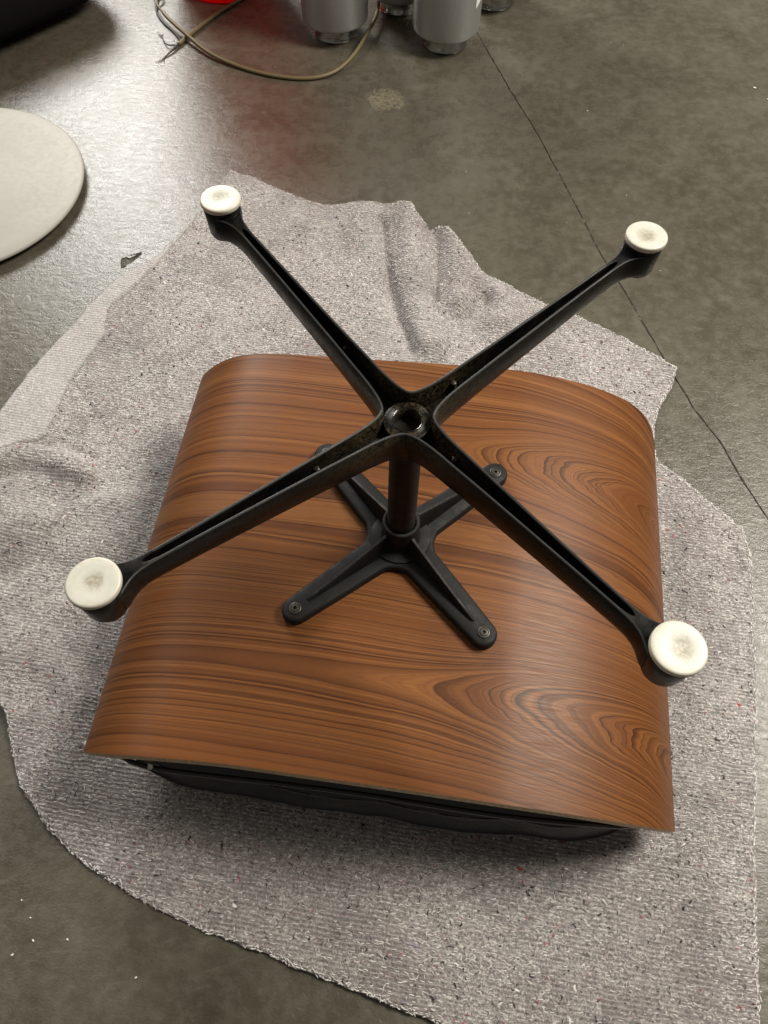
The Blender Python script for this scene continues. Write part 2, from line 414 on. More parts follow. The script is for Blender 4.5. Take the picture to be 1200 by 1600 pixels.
# ------------------------------------------------------------------ felt moving blanket
RUG = [(-.392, .811), (-.335, .789), (-.278, .760), (-.24, .748), (-.210, .741), (-.148, .741), (-.110, .743), (-.078, .741), (-.054, .732), (-.036, .706), (-.022, .694), (-.006, .704), (.016, .690), (.040, .648), (.060, .618),
       (.088, .587), (.120, .570), (.163, .556), (.240, .522), (.316, .483), (.389, .436), (.382, .412), (.375, .391), (.358, .357), (.349, .324), (.345, .290), (.349, .259), (.386, .226),
       (.427, .185), (.456, .153), (.463, .125), (.463, .092), (.458, .045), (.453, .001), (.449, -.06), (.440, -.122), (.434, -.18), (.425, -.230), (.422, -.28), (.417, -.326), (.410, -.412), (.402, -.53),
       (.20, -.480), (.094, -.449), (.034, -.437), (-.033, -.424), (-.103, -.407), (-.174, -.394), (-.250, -.370), (-.306, -.348), (-.356, -.318), (-.399, -.279),
       (-.421, -.245), (-.434, -.217), (-.443, -.200), (-.462, -.186), (-.501, -.163), (-.56, -.09), (-.585, -.01), (-.604, .07), (-.602, .11), (-.586, .150), (-.59, .18), (-.610, .218), (-.583, .338),
       (-.549, .423), (-.545, .444), (-.512, .513), (-.463, .572), (-.423, .673)]
HEMP = [(-.392, .811), (-.416, .699), (-.44, .62), (-.462, .549), (-.485, .495), (-.513, .441), (-.502, .388), (-.528, .294), (-.531, .199), (-.541, .186), (-.565, .175), (-.586, .157), (-.612, .216), (-.5845, .338), (-.551, .423), (-.547, .444), (-.514, .513), (-.465, .572), (-.425, .673)]
def rug_z(px, py, thick=0.004):
    z = np.full(len(px), thick)
    und = (vnoise(px, py, 7.0, 1.3) + 0.25) * 0.0045 + vnoise(px, py, 17.0, 4.0) * 0.0022 + vnoise(px, py, 42.0, 8.0) * 0.0009
    lowl = np.exp(-(((px + .50) / .13) ** 2 + ((py + .01) / .17) ** 2))
    und += lowl * (0.007 + 0.020 * vnoise(px, py, 12.0, 9.0))
    def ridge(path, h, w, p=2.0):
        d = segdist(px, py, path); return h * np.exp(-(d / w) ** p)
    und += ridge([(-.060, .80), (-.046, .68), (-.032, .58), (-.008, .48), (.004, .44)], 0.025, 0.031, 2.6)
    und += ridge([(.018, .76), (.033, .66), (.046, .58), (.044, .53)], 0.022, 0.026, 2.4)
    und += ridge([(-.14, .74), (-.115, .62), (-.085, .50)], 0.008, 0.035)
    und -= ridge([(-.100, .70), (-.090, .63), (-.075, .57), (-.060, .51), (-.040, .46), (-.020, .42)], 0.016, 0.0075)
    und -= ridge([(-.018, .72), (-.006, .66), (.003, .59), (.006, .52)], 0.016, 0.007)
    und -= ridge([(-.545, .186), (-.500, .180), (-.450, .164)], 0.006, 0.006)
    und += ridge([(.09, .62), (.12, .56), (.115, .50)], 0.012, 0.030)
    und += ridge([(.075, .575), (.105, .545)], 0.010, 0.014)
    und -= ridge([(.085, .535), (.045, .49)], 0.012, 0.012)
    und += ridge([(-.120, .72), (-.16, .52)], 0.007, 0.05)
    und += ridge([(-.585, .143), (-.545, .158), (-.505, .154), (-.452, .140)], 0.013, 0.018, 3)
    und += ridge([(-.48, .06), (-.40, .10)], 0.006, 0.02)
    und += ridge([(-.43, -.13), (-.36, -.17)], 0.007, 0.022)
    und += ridge([(-.50, -.05), (-.41, -.06)], 0.007, 0.02)
    und += ridge([(.4505, .155), (.4475, .13), (.4535, .10)], 0.006, 0.0045)
    # lies flat where the ottoman weighs on it
    dx = np.maximum(np.abs(px - .01) - .30, 0); dy = np.maximum(np.abs(py) - .26, 0)
    m = np.clip(np.hypot(dx, dy) / 0.07, 0, 1); m = m * m * (3 - 2 * m)
    under = np.exp(-(np.hypot(dx, dy) / .02) ** 2)
    return np.maximum(z + und * m, 0.0025)
RUGS = [(x + 0.0022 * mnoise.noise((x * 60, y * 60, 0)) , y + 0.0022 * mnoise.noise((x * 60, y * 60, 7))) for x, y in resample(RUG, 0.004)]
def cloth(name, outline, zfun, step, mats, parent, lift=0.0):
    ox = np.array([p[0] for p in outline]); oy = np.array([p[1] for p in outline])
    gx, gy = np.meshgrid(np.arange(ox.min(), ox.max(), step), np.arange(oy.min(), oy.max(), step * .87))
    gx[1::2] += step / 2; gx = gx.ravel(); gy = gy.ravel()
    ok = inside(gx, gy, outline); gx, gy = gx[ok], gy[ok]
    d = segdist(gx, gy, list(outline) + [outline[0]]) if len(gx) * len(outline) < 6e7 else None
    ok = d > step * .45; gx, gy, d = gx[ok], gy[ok], d[ok]
    n = len(outline)
    v2, e2, f2, ov, oe, of = delaunay_2d_cdt([Vector((a, b_)) for a, b_ in list(outline) + list(zip(gx, gy))], [(i, (i + 1) % n) for i in range(n)], [], 1, 1e-7)
    X_ = np.array([p.x for p in v2]); Y_ = np.array([p.y for p in v2])
    Z = zfun(X_, Y_) + lift
    onb = np.array([any(k < n for k in o) for o in ov])
    Zb = Z.copy(); Z[onb] -= 0.0016
    verts = [(X_[i], Y_[i], Z[i]) for i in range(len(v2))]; faces = [list(f) for f in f2]
    src = {}
    for i, o in enumerate(ov):
        for k in o:
            if k < n: src[k] = i
    base = len(verts); idx = {}
    for k in range(n):
        i = src[k]; idx[k] = base + k; verts.append((X_[i], Y_[i], max(Z[i] - 0.0035, lift)))
    for k in range(n):
        k2 = (k + 1) % n
        faces.append([src[k], idx[k], idx[k2], src[k2]])
    me = bpy.data.meshes.new(name); me.from_pydata(verts, [], faces); me.update()
    bm = bmesh.new(); bm.from_mesh(me)
    for f in bm.faces:
        f.normal_update()
    bmesh.ops.recalc_face_normals(bm, faces=bm.faces)
    if sum(f.normal.z for f in bm.faces) < 0: bmesh.ops.reverse_faces(bm, faces=bm.faces)
    bm.to_mesh(me); bm.free()
    return link(name, me, mats, parent)
blanket = empty('moving_blanket', (0, 0, 0), 'grey speckled felt moving blanket spread rumpled on the concrete floor under the upturned ottoman', 'blanket')
cloth('felt', RUGS, rug_z, 0.0046, FELT, blanket)
HEMS = [(x + 0.0015 * mnoise.noise((x * 60, y * 60, 0)), y + 0.0015 * mnoise.noise((x * 60, y * 60, 7))) for x, y in resample(HEMP, 0.004)]
hem = cloth('folded_hem', HEMS, rug_z, 0.005, HEM, blanket, lift=0.0032)
hem['label'] = 'pale folded strip along the left edge'
# rows of stitches and loose lint: far too many to count, real little strips
def strips(name, mats, cx, cy, ang, ln, wd, rise, curl, mi, parent):
    n = len(cx); segs = 3
    ts = np.linspace(-.5, .5, segs + 1)
    V = np.zeros((n, segs + 1, 2, 3))
    for k, t in enumerate(ts):
        a = ang + curl * t
        X_ = cx + np.cos(a) * ln * t; Y_ = cy + np.sin(a) * ln * t
        if k == 0: ux, uy = X_, Y_
        h = rise * (1 - (2 * t) ** 2)
        wx = -np.sin(a) * wd * .5 * (1 - .45 * abs(2 * t)); wy = np.cos(a) * wd * .5 * (1 - .45 * abs(2 * t))
        V[:, k, 0] = np.stack([X_ + wx, Y_ + wy, h], 1); V[:, k, 1] = np.stack([X_ - wx, Y_ - wy, h], 1)
    zc = rug_z(cx, cy)
    V[..., 2] += (zc + 0.0004)[:, None, None]
    base = (np.arange(n) * (segs + 1) * 2)[:, None]
    q = np.concatenate([np.stack([base[:, 0] + 2 * k, base[:, 0] + 2 * k + 1, base[:, 0] + 2 * k + 3, base[:, 0] + 2 * k + 2], 1)[:, None] for k in range(segs)], 1).reshape(-1, 4)
    me = bpy.data.meshes.new(name)
    me.vertices.add(V.size // 3); me.vertices.foreach_set('co', V.ravel().astype(np.float32))
    me.loops.add(q.size); me.loops.foreach_set('vertex_index', q.ravel().astype(np.int32))
    me.polygons.add(len(q)); me.polygons.foreach_set('loop_start', np.arange(0, q.size, 4, dtype=np.int32))
    me.update(calc_edges=True)
    o = link(name, me, mats, parent)
    me.polygons.foreach_set('material_index', np.repeat(mi, segs).astype(np.int32))
    o['kind'] = 'stuff'; return o
bx0, bx1, by0, by1 = -.62, .47, -.53, .82
def scatter(n, keep=None):
    x = rng.uniform(bx0, bx1, n); y = rng.uniform(by0, by1, n); ok = inside(x, y, RUG)
    ok &= segdist(x, y, RUG + [RUG[0]]) > 0.003
    ok &= ~((np.abs(x - .01) < .27) & (np.abs(y) < .23))
    ok &= ~inside(x, y, HEMP)
    return x[ok], y[ok]
# stitches
rows = np.arange(by0, by1, 0.0046); cols = np.arange(bx0, bx1, 0.0072)
sx, sy = np.meshgrid(cols, rows); sx[1::2] += .0036; sx = sx.ravel() + rng.normal(0, .0012, sx.size); sy = sy.ravel() - sx * .055 + rng.normal(0, .0005, sx.size)
ok = inside(sx, sy, RUG) & (segdist(sx, sy, RUG + [RUG[0]]) > .004) & ~((np.abs(sx - .01) < .27) & (np.abs(sy) < .23)) & ~inside(sx, sy, HEMP)
pr = 0.35 + 0.9 * vnoise(sx, sy, 6.0, 2.0) + 0.4 * np.clip(.3 - sy, 0, .6)
ok &= rng.random(sx.size) < np.clip(pr, .10, .85)
sx, sy = sx[ok], sy[ok]; n = len(sx)
strips('stitching', LINT[:2], sx, sy, -.055 + rng.normal(0, .18, n), rng.uniform(.0035, .0062, n), rng.uniform(.0006, .0011, n), rng.uniform(.0003, .0010, n), rng.normal(0, .5, n), (rng.random(n) < .35).astype(int), blanket)
lx, ly = scatter(36000); n = len(lx)
mi = rng.choice(5, n, p=[.47, .36, .145, .017, .008])
strips('lint', LINT, lx, ly, rng.uniform(0, 6.28, n), rng.uniform(.002, .0058, n) * np.where(rng.random(n) < .05, 2.0, 1), rng.uniform(.0003, .0008, n) * np.where(mi >= 2, 1.3, 1), rng.uniform(.0003, .0022, n), rng.normal(0, 1.6, n), mi, blanket)
# the fluffy pale edge
ep = np.array(resample(RUGS, 0.0011)); en = np.roll(ep, -3, 0) - np.roll(ep, 3, 0); ea = np.arctan2(en[:, 1], en[:, 0])
n = len(ep); inw = rng.uniform(.0002, .0045, n)
ep = ep + np.stack([-np.sin(ea), np.cos(ea)], 1) * inw[:, None] * (1 if sum(RUGS[i][0] * RUGS[(i + 1) % len(RUGS)][1] - RUGS[(i + 1) % len(RUGS)][0] * RUGS[i][1] for i in range(len(RUGS))) > 0 else -1)
strips('edge_fuzz', LINT[:2], ep[:, 0], ep[:, 1], ea + rng.normal(0, .35, n), rng.uniform(.0025, .005, n), rng.uniform(.0005, .0010, n), rng.uniform(.0002, .0010, n), rng.normal(0, 1.2, n), (rng.random(n) < .45).astype(int), blanket)
# dark flecks: short felted clumps
lx, ly = scatter(2600); n = len(lx)
mi = rng.choice(3, n, p=[.70, .20, .10])
strips('fleck', [LINT[2], LINT[0], LINT[3]], lx, ly, rng.uniform(0, 6.28, n), rng.uniform(.002, .007, n), rng.uniform(.0006, .0013, n) + .0022 * rng.random(n) ** 4, rng.uniform(.0002, .0006, n), rng.normal(0, 1.2, n), mi, blanket)

# ------------------------------------------------------------------ upturned ottoman
ott = empty('ottoman', (0, 0, 0), 'upturned rosewood veneer ottoman with its black four-legged base pointing up, resting on grey felt blanket', 'ottoman')
prof = [(-.3052, .078), (-.2979, .1044), (-.2880, .1195), (-.2704, .1372), (-.2466, .1530), (-.2159, .1628), (-.1742, .1662), (-.1300, .1664), (-.050, .1668),
        (.030, .1672), (.111, .1652), (.153, .1597), (.195, .1502), (.231, .1380), (.264, .1220), (.2916, .1000), (.3124, .0737), (.3275, .045)]
near = [-.2460, -.2507, -.2532, -.2558, -.2578, -.2583, -.2574, -.2566, -.2582, -.2598, -.2615, -.2616, -.2610, -.2602, -.2587, -.2558, -.2519, -.2474]
pc = catmull([(x, z, 0) for x, z in prof], 6)
arc = [0]
for a, b_ in zip(pc, pc[1:]): arc.append(arc[-1] + (b_ - a).length)
i0 = min(range(len(pc)), key=lambda i: abs(pc[i].x)); arc = [a - arc[i0] for a in arc]
bm = bmesh.new(); uvl = bm.loops.layers.uv.new('UVMap'); NV = 26; TH = 0.0085
nearc = [p.x for p in catmull([(y, 0, 0) for y in near], 6)]
def yfar(x): return .2575 + .037 * x
outer, inner = [], []
ndirs = []
for i, p in enumerate(pc):
    t = (pc[min(i + 1, len(pc) - 1)] - pc[max(i - 1, 0)]).normalized(); ndirs.append(Vector((t.y, -t.x, 0)))
for i, p in enumerate(pc):
    a, b_ = [], []
    e = min(i, len(pc) - 1 - i) / 6.0; rc = 0.010 * max(0, 1 - e) ** 2
    for j in range(NV + 1):
        s = j / NV; y = nearc[i] * (1 - s) + (yfar(p.x) - rc) * s
        x = p.x + 0.015 * y
        a.append((bm.verts.new((x, y, p.y)), arc[i], y)); q = p + ndirs[i] * TH
        yi = y - .0016 * max(0, 1 - s * 8)
        b_.append((bm.verts.new((q.x + 0.015 * y, yi, q.y)), arc[i], y))
    outer.append(a); inner.append(b_)
def face(vs, mi):
    f = bm.faces.new([v[0] for v in vs]); f.material_index = mi
    for l, v in zip(f.loops, vs): l[uvl].uv = (v[1], v[2])
for i in range(len(pc) - 1):
    for j in range(NV):
        face((outer[i][j], outer[i + 1][j], outer[i + 1][j + 1], outer[i][j + 1]), 0)
        face((inner[i][j], inner[i][j + 1], inner[i + 1][j + 1], inner[i + 1][j]), 1)
    for j in (0, NV): face((outer[i][j], inner[i][j], inner[i + 1][j], outer[i + 1][j]), 1)
for i in (0, len(pc) - 1):
    for j in range(NV): face((outer[i][j], outer[i][j + 1], inner[i][j + 1], inner[i][j]), 1)
shell = frombm('wooden_shell', bm, [WOOD, PLY], ott, angle=40)

# cushion
bm = bmesh.new(); SEG = 160
levels = [(.105, .0062), (.080, .0066), (.052, .011), (.030, .020), (.014, .032), (.005, .045), (.001, .057), (0, .068), (.001, .080), (.0035, .092), (.007, .103), (.0105, .112), (.0125, .119), (.0115, .126), (.012, .134), (.018, .141), (.030, .145), (.08, .148)]
def plan(th, inset, n_=13.0):
    c_, s_ = math.cos(th), math.sin(th)
    a_, b_ = .2945 - inset, (.270 if s_ < 0 else .266) - inset
    r = (abs(c_ / a_) ** n_ + abs(s_ / b_) ** n_) ** (-1 / n_)
    return .008 + r * c_, r * s_
rings = []
for k, (ins, z) in enumerate(levels):
    ring = []
    for q in range(SEG):
        th = 2 * math.pi * q / SEG
        wv = 0.0045 * mnoise.noise((math.cos(th) * 4, math.sin(th) * 4, z * 7)) + 0.0022 * mnoise.noise((math.cos(th) * 9, math.sin(th) * 9, z * 34))
        x, y = plan(th, ins + wv, float(np.interp(z, [.03, .075, .118], [4.6, 7.5, 18]))); y_ = y - (0.006 if y < 0 else 0) * math.exp(-((x - .14) / .14) ** 2) - (0.0040 * max(0, -x) / .3 if y < 0 and z > .09 else 0)
        z = min(z, float(np.interp(x, [p[0] for p in prof], [p[1] for p in prof])) - .018) if k > 7 else z
        ring.append(bm.verts.new((x, y_, z + 0.002 * mnoise.noise((x * 12, y * 12, z * 30)) * (1 if k > 2 else 0))))
    rings.append(ring)
for a, b_ in zip(rings, rings[1:]):
    for q in range(SEG): bm.faces.new((a[q], a[(q + 1) % SEG], b_[(q + 1) % SEG], b_[q]))
bm.faces.new(rings[0][::-1]); bm.faces.new(rings[-1])
cushion = frombm('leather_cushion', bm, LEATHER, ott)
bm = bmesh.new()
for zlev, ins in ((.121, .0125),):
    path = []
    for q in range(SEG + 1):
        th = 2 * math.pi * q / SEG; x, y = plan(th, ins - .0015)
        y_ = y - (0.006 if y < 0 else 0) * math.exp(-((x - .14) / .14) ** 2) - (0.0040 * max(0, -x) / .3 if y < 0 else 0)
        path.append(Vector((x, y_, min(zlev, float(np.interp(x, [p[0] for p in prof], [p[1] for p in prof])) - .020) + .0025 * mnoise.noise((x * 9, y * 9, 3)))))
    tube(bm, path, 0.0026, 8)
frombm('piping', bm, LEATHER, cushion)
bm = bmesh.new(); bmesh.ops.create_cube(bm, size=1, matrix=Matrix.Translation((-.222, -.2585, .128)) @ Matrix.Rotation(.2, 4, 'Z') @ Matrix.Diagonal((.005, .010, .004, 1)))
bmesh.ops.bevel(bm, geom=bm.edges[:], offset=.0008, segments=2, affect='EDGES')
frombm('snap_clip', bm, SNAP, cushion)

# mounting bracket under the seat: a cast cross with ribs and a collar
ZP = FZ - .2623                                          # top of the plate
def poly_solid(bm, pl, z0, z1, bev=.003):
    top = [bm.verts.new((x, y, z1 - bev)) for x, y in pl]; bot = [bm.verts.new((x, y, z0)) for x, y in pl]
    n = len(pl)
    ins = []
    for i in range(n):
        a = Vector(pl[i - 1]); b_ = Vector(pl[i]); c = Vector(pl[(i + 1) % n])
        t = ((b_ - a).normalized() + (c - b_).normalized()).normalized(); ins.append(b_ + Vector((-t.y, t.x)) * bev)
    mid = [bm.verts.new((pl[i][0] * .7 + ins[i].x * .3, pl[i][1] * .7 + ins[i].y * .3, z1 - bev * .3)) for i in range(n)]
    cap = [bm.verts.new((p.x, p.y, z1)) for p in ins]
    for A, B in ((bot, top), (top, mid), (mid, cap)):
        for i in range(n): bm.faces.new((A[i], A[(i + 1) % n], B[(i + 1) % n], B[i]))
    bm.faces.new(cap); bm.faces.new(bot[::-1])
RS, WT, AP = .1386, .0142, .0262
arm = [(AP, -AP)]
def fil(p0, c, p1, k):
    return [((1 - t) ** 2 * p0[0] + 2 * t * (1 - t) * c[0] + t * t * p1[0], (1 - t) ** 2 * p0[1] + 2 * t * (1 - t) * c[1] + t * t * p1[1]) for t in [i / k for i in range(k + 1)]]
half = fil((AP, -AP), (AP + .0035, -AP + .0035), (AP + .011, -AP + .0068), 5)
half += [(.07, -(.0198 + (WT - .0198) * (.07 - .0372) / (RS - .0372)))]
tip = [(RS + WT * math.cos(a), WT * math.sin(a)) for a in np.linspace(-math.pi / 2, math.pi / 2, 17)]
armpoly = half + tip + [(x, -y) for x, y in half[::-1]]
outl = []
ang0 = math.radians(-.97)
for q in range(4):
    a = math.radians(45 + 90 * q) + ang0
    for x, y in armpoly[:-1]: outl.append((x * math.cos(a) - y * math.sin(a), x * math.sin(a) + y * math.cos(a)))
bm = bmesh.new()
poly_solid(bm, outl, ZP - .0110, ZP)
# boss ring and collar
lathe(bm, [(.0335, ZP - .002), (.0325, ZP + .0022), (.0305, ZP + .0030), (.0205, ZP + .0034)], 56, capt=False, capb=False)
lathe(bm, [(.0222, ZP + .001), (.0206, ZP + .010), (.0200, ZP + .0345), (.0194, ZP + .0368), (.0182, ZP + .0374), (.0163, ZP + .0368), (.0155, ZP + .034), (.0153, ZP + .026)], 56)
# ribs
for q in range(4):
    a = math.radians(45 + 90 * q) + ang0; ca, sa = math.cos(a), math.sin(a); sec = []
    for r, h, w0, w1 in ((.017, .0270, .0078, .0026), (.035, .0222, .0068, .0023), (.060, .0158, .0056, .0021), (.090, .0090, .0044, .0019), (.112, .0048, .0034, .0017), (.121, .0026, .0028, .0013), (.1245, -.0008, .0018, .0008)):
        row_ = [(-w0, -.001), (-w1 * 1.15, h * .80 if h > 0 else h), (-w1 * .6, h), (w1 * .6, h), (w1 * 1.15, h * .80 if h > 0 else h), (w0, -.001)]
        sec.append([bm.verts.new((r * ca - v * sa, r * sa + v * ca, ZP + z)) for v, z in row_])
    for A, B in zip(sec, sec[1:]):
        for k in range(5): bm.faces.new((A[k], A[k + 1], B[k + 1], B[k]))
bracket = frombm('mounting_bracket', bm, BLACK2, ott, angle=50)
bm = bmesh.new()
lathe(bm, [(.0064, -.001), (.0064, .0006), (.0058, .0010), (.0049, .0010), (.0046, .0003), (.0043, .0003), (.0040, .0012), (.0026, .0015), (.0019, .0014), (.0017, -.0006), (.0004, -.0006)], 24)
screw0 = frombm('screw', bm, STEEL, bracket, angle=35)
for q in range(4):
    a = math.radians(45 + 90 * q) + ang0
    o = screw0 if q == 0 else screw0.copy()
    if q: COL.objects.link(o)
    o.location = (RS * math.cos(a), RS * math.sin(a), ZP + .0002); o.rotation_euler = (0, 0, q * .7)
bm = bmesh.new(); pad = [(x * .985, y * .985) for x, y in outl]
poly_solid(bm, pad, FZ - .2752, ZP - .0112, .0005)
frombm('rubber_pad', bm, RUBBER, bracket, angle=40)

# post
bm = bmesh.new(); lathe(bm, [(.0148, ZP + .027), (.0148, FZ - .092), (.0150, FZ - .090), (.0150, FZ - .058)], 48, capt=False)
post = frombm('post', bm, BLACK2, ott, angle=40)

# star base: hub and four cast channel legs, each with a white glide
def zr(r): return FZ - .0400 + .0318 * min(r, .262) / .28 - 0.0
def zbot(r):
    return FZ - .0800 + (.0800 - .0366) * (max(0, min(1, r / .262)) ** 1.0)
def hw(r):
    return float(np.interp(r, [.05, .10, .15, .20, .24, .262], [.0096, .0079, .0067, .0056, .0052, .0060]))
stat = []
P0, Cc, P1 = (.0164, .0164), (.0238, .0096), (.062, .0092)
for t in np.linspace(0, 1, 13): 
    x = (1 - t) ** 2 * P0[0] + 2 * t * (1 - t) * Cc[0] + t * t * P1[0]; y = (1 - t) ** 2 * P0[1] + 2 * t * (1 - t) * Cc[1] + t * t * P1[1]
    tx = 2 * (1 - t) * (Cc[0] - P0[0]) + 2 * t * (P1[0] - Cc[0]); ty = 2 * (1 - t) * (Cc[1] - P0[1]) + 2 * t * (P1[1] - Cc[1])
    stat.append((x, y, tx, ty))
for r in np.linspace(.075, .235, 17): stat.append((r, hw(r), 1, (hw(r + .001) - hw(r - .001)) / .002))
WALL = .0026
CE = .2455                                               # channel end
def leg_mesh():
    bm = bmesh.new(); secs = []
    for (x, y, tx, ty) in stat:
        l = math.hypot(tx, ty); nx, ny = ty / l, -tx / l          # inward (towards the leg axis, -v)
        r = x; dep = min(.024, zr(r) - zbot(r) - .006)
        rc = 0 if (x, y) == P0 else x * min(1, ((x - P0[0]) / .03)) if x < .0464 else x
        def pt(off, z): return (x + nx * off, max(y + ny * off, .0004), z)
        ztop, zb = zr(r), zbot(r)
        s = [(rc, 0, zb), pt(.0065, zb), pt(.0032, zb + .0004), pt(.0014, zb + .0020), pt(.0008, zb + .005), pt(0, ztop - .0009), pt(.0005, ztop - .0002), pt(.0013, ztop), pt(WALL - .0005, ztop - .0003), pt(WALL, ztop - .0011), pt(WALL + .0006, ztop - dep + .002), pt(WALL + .0016, ztop - dep), (rc, 0, ztop - dep)]
        secs.append(s)
    mats_ = []
    for sgn in (1, -1):
        rows_ = [[bm.verts.new((p[0], p[1] * sgn, p[2])) for p in s] for s in secs]
        mats_.append(rows_)
        for A, B in zip(rows_, rows_[1:]):
            for k in range(len(A) - 1):
                vs = (A[k], A[k + 1], B[k + 1], B[k])
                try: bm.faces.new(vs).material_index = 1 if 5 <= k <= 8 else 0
                except ValueError: pass
    # solid neck past the end of the channel, carrying the same outer section into the boss
    xs = stat[-1][0]; wch = hw(xs) - WALL; ztop0 = zr(xs); dep = min(.024, zr(xs) - zbot(xs) - .006)
    neck = [(.242, .0053), (.249, .0058), (.2545, .0070), (.2595, .0090), (.2640, .0116), (.2680, .0140), (.2720, .0153)]
    nk = []
    for sgn, rows_ in zip((1, -1), mats_):
        prev = rows_[-1]; tops = [prev[7]]; cents = [prev[0]]
        for i, (x, y) in enumerate(neck):
            p0 = neck[i - 1] if i else (xs, hw(xs)); p1 = neck[min(i + 1, len(neck) - 1)]
            tx, ty = p1[0] - p0[0], p1[1] - p0[1]; l = math.hypot(tx, ty); nx, ny = ty / l, -tx / l
            q = min(x, .262); ztop, zb = zr(q), zbot(q)
            def pt(off, z): return (x + nx * off, max(y + ny * off, .0004) * sgn, z)
            cur = [bm.verts.new(v) for v in ((x, 0, zb), pt(.0065 if y > .008 else .0048, zb), pt(.0032, zb + .0004), pt(.0014, zb + .0020), pt(.0008, zb + .005), pt(0, ztop - .0009), pt(.0005, ztop - .0002), pt(.0013, ztop))]
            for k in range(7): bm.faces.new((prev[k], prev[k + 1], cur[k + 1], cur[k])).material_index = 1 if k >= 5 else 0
            tops.append(cur[7]); prev = cur
        nk.append(tops)
    arc_in = [(xs + (CE - xs) * math.sin(a), wch * math.cos(a)) for a in np.linspace(0, math.pi, 11)]
    topv = [bm.verts.new((x, y, zr(x) - .0004)) for x, y in arc_in]; botv = [bm.verts.new((x - .002 * (x > xs + .001), y * .9, ztop0 - dep)) for x, y in arc_in]
    for k in range(10): bm.faces.new((topv[k], botv[k], botv[k + 1], topv[k + 1]))
    bm.faces.new(botv)
    ch = topv; h0, h1 = nk
    bm.faces.new((h0[0], ch[0], ch[1], ch[2], ch[3], h0[1])); bm.faces.new((h1[0], ch[10], ch[9], ch[8], ch[7], h1[1]))
    bm.faces.new((h0[1], ch[3], ch[4], ch[5], h0[2])); bm.faces.new((h1[1], ch[7], ch[6], ch[5], h1[2]))
    bm.faces.new((h0[2], ch[5], h1[2]))
    for k in range(2, len(neck)): bm.faces.new((h0[k], h0[k + 1], h1[k + 1], h1[k]))
    # boss
    lathe(bm, [(.0120, FZ - .0400), (.0146, FZ - .0385), (.0158, FZ - .0355), (.0170, FZ - .0180), (.0177, FZ - .0072), (.0172, FZ - .0060), (.006, FZ - .0058)], 40, (R_, 0, 0))
    # casting pegs along the channel
    for r, sg in ((.056, 1), (.092, -1)):
        w = hw(r) - WALL - .0006
        lathe(bm, [(.0034, zr(r) - .022), (.0026, zr(r) - .0122), (.0016, zr(r) - .0116)], 12, (r, w * sg * .80, 0))
    bmesh.ops.remove_doubles(bm, verts=bm.verts, dist=1e-5)
    bmesh.ops.recalc_face_normals(bm, faces=bm.faces)
    me = bpy.data.meshes.new('leg'); bm.to_mesh(me); bm.free(); return me
R_ = .28
bm = bmesh.new()
lathe(bm, [(.0150, FZ - .0830), (.0205, FZ - .0800), (.0208, FZ - .0520), (.0203, FZ - .0502), (.0180, FZ - .0496), (.0150, FZ - .0494), (.0138, FZ - .0488), (.0126, FZ - .0486), (.0120, FZ - .0490), (.0112, FZ - .0500), (.0110, FZ - .2000)], 56)
hub = frombm('hub', bm, BLACK, ott, angle=50)
bm = bmesh.new(); R1 = .0127
tube(bm, [Vector((R1 * math.cos(a), R1 * math.sin(a), FZ - .0484)) for a in np.linspace(.4, 2 * math.pi + .2, 44)], .0005, 6)
frombm('retaining_ring', bm, mat('oily_steel', 0.16, (0.16, 0.16, 0.155), 1.0)[0], hub)
lm_ = leg_mesh(); lm_.materials.append(BLACK); lm_.materials.append(m_black('rubbed_highlight_rim', 0.030, 0.36, 0.25))  # rubbed rims, their base also lightened to paint in a highlight line
lm_.polygons.foreach_set('use_smooth', [True] * len(lm_.polygons)); lm_.set_sharp_from_angle(angle=math.radians(48))
bm = bmesh.new()
lathe(bm, [(.0140, -.0056), (.0180, -.0054), (.0187, -.0050), (.0191, -.0042), (.0191, -.0016), (.0189, -.0008), (.0183, -.0002), (.0172, 0), (.0130, 0), (.0095, -.0002), (.0055, -.0006), (.0008, -.0008)], 64)
bmesh.ops.recalc_face_normals(bm, faces=bm.faces)
gm = bpy.data.meshes.new('glide'); bm.to_mesh(gm); bm.free(); gm.materials.append(GLIDE); gm.polygons.foreach_set('use_smooth', [True] * len(gm.polygons))
for q in range(4):
    leg = bpy.data.objects.new('leg', lm_); COL.objects.link(leg); leg.parent = ott; leg.rotation_euler = (0, 0, math.radians(45 + 90 * q))
    g = bpy.data.objects.new('glide', gm); COL.objects.link(g); g.parent = leg; g.location = (R_, 0, FZ); g.rotation_euler = (0, 0, q * 1.3)

# ------------------------------------------------------------------ cream disc at the left
bm = bmesh.new(); DR = .2270
lathe(bm, [(DR - .018, -.0050), (DR - .004, -.0046), (DR - .0008, -.0028), (DR, -.0006), (DR - .0010, .0012), (DR - .0035, .0022), (DR - .03, .0026), (.12, .0034), (.06, .0040), (.02, .0044)], 160)
disc = frombm('round_disc', bm, DISC, None, loc=(-.865, .6918, .0150))
tag(disc, 'cream enamelled round table base disc lying at the left on concrete', 'table base')
bm = bmesh.new(); lathe(bm, [(.10, -.0148), (.115, -.0146), (.12, -.0052), (.08, -.0048)], 64)
frombm('glide_ring', bm, RUBBER, disc, angle=40)

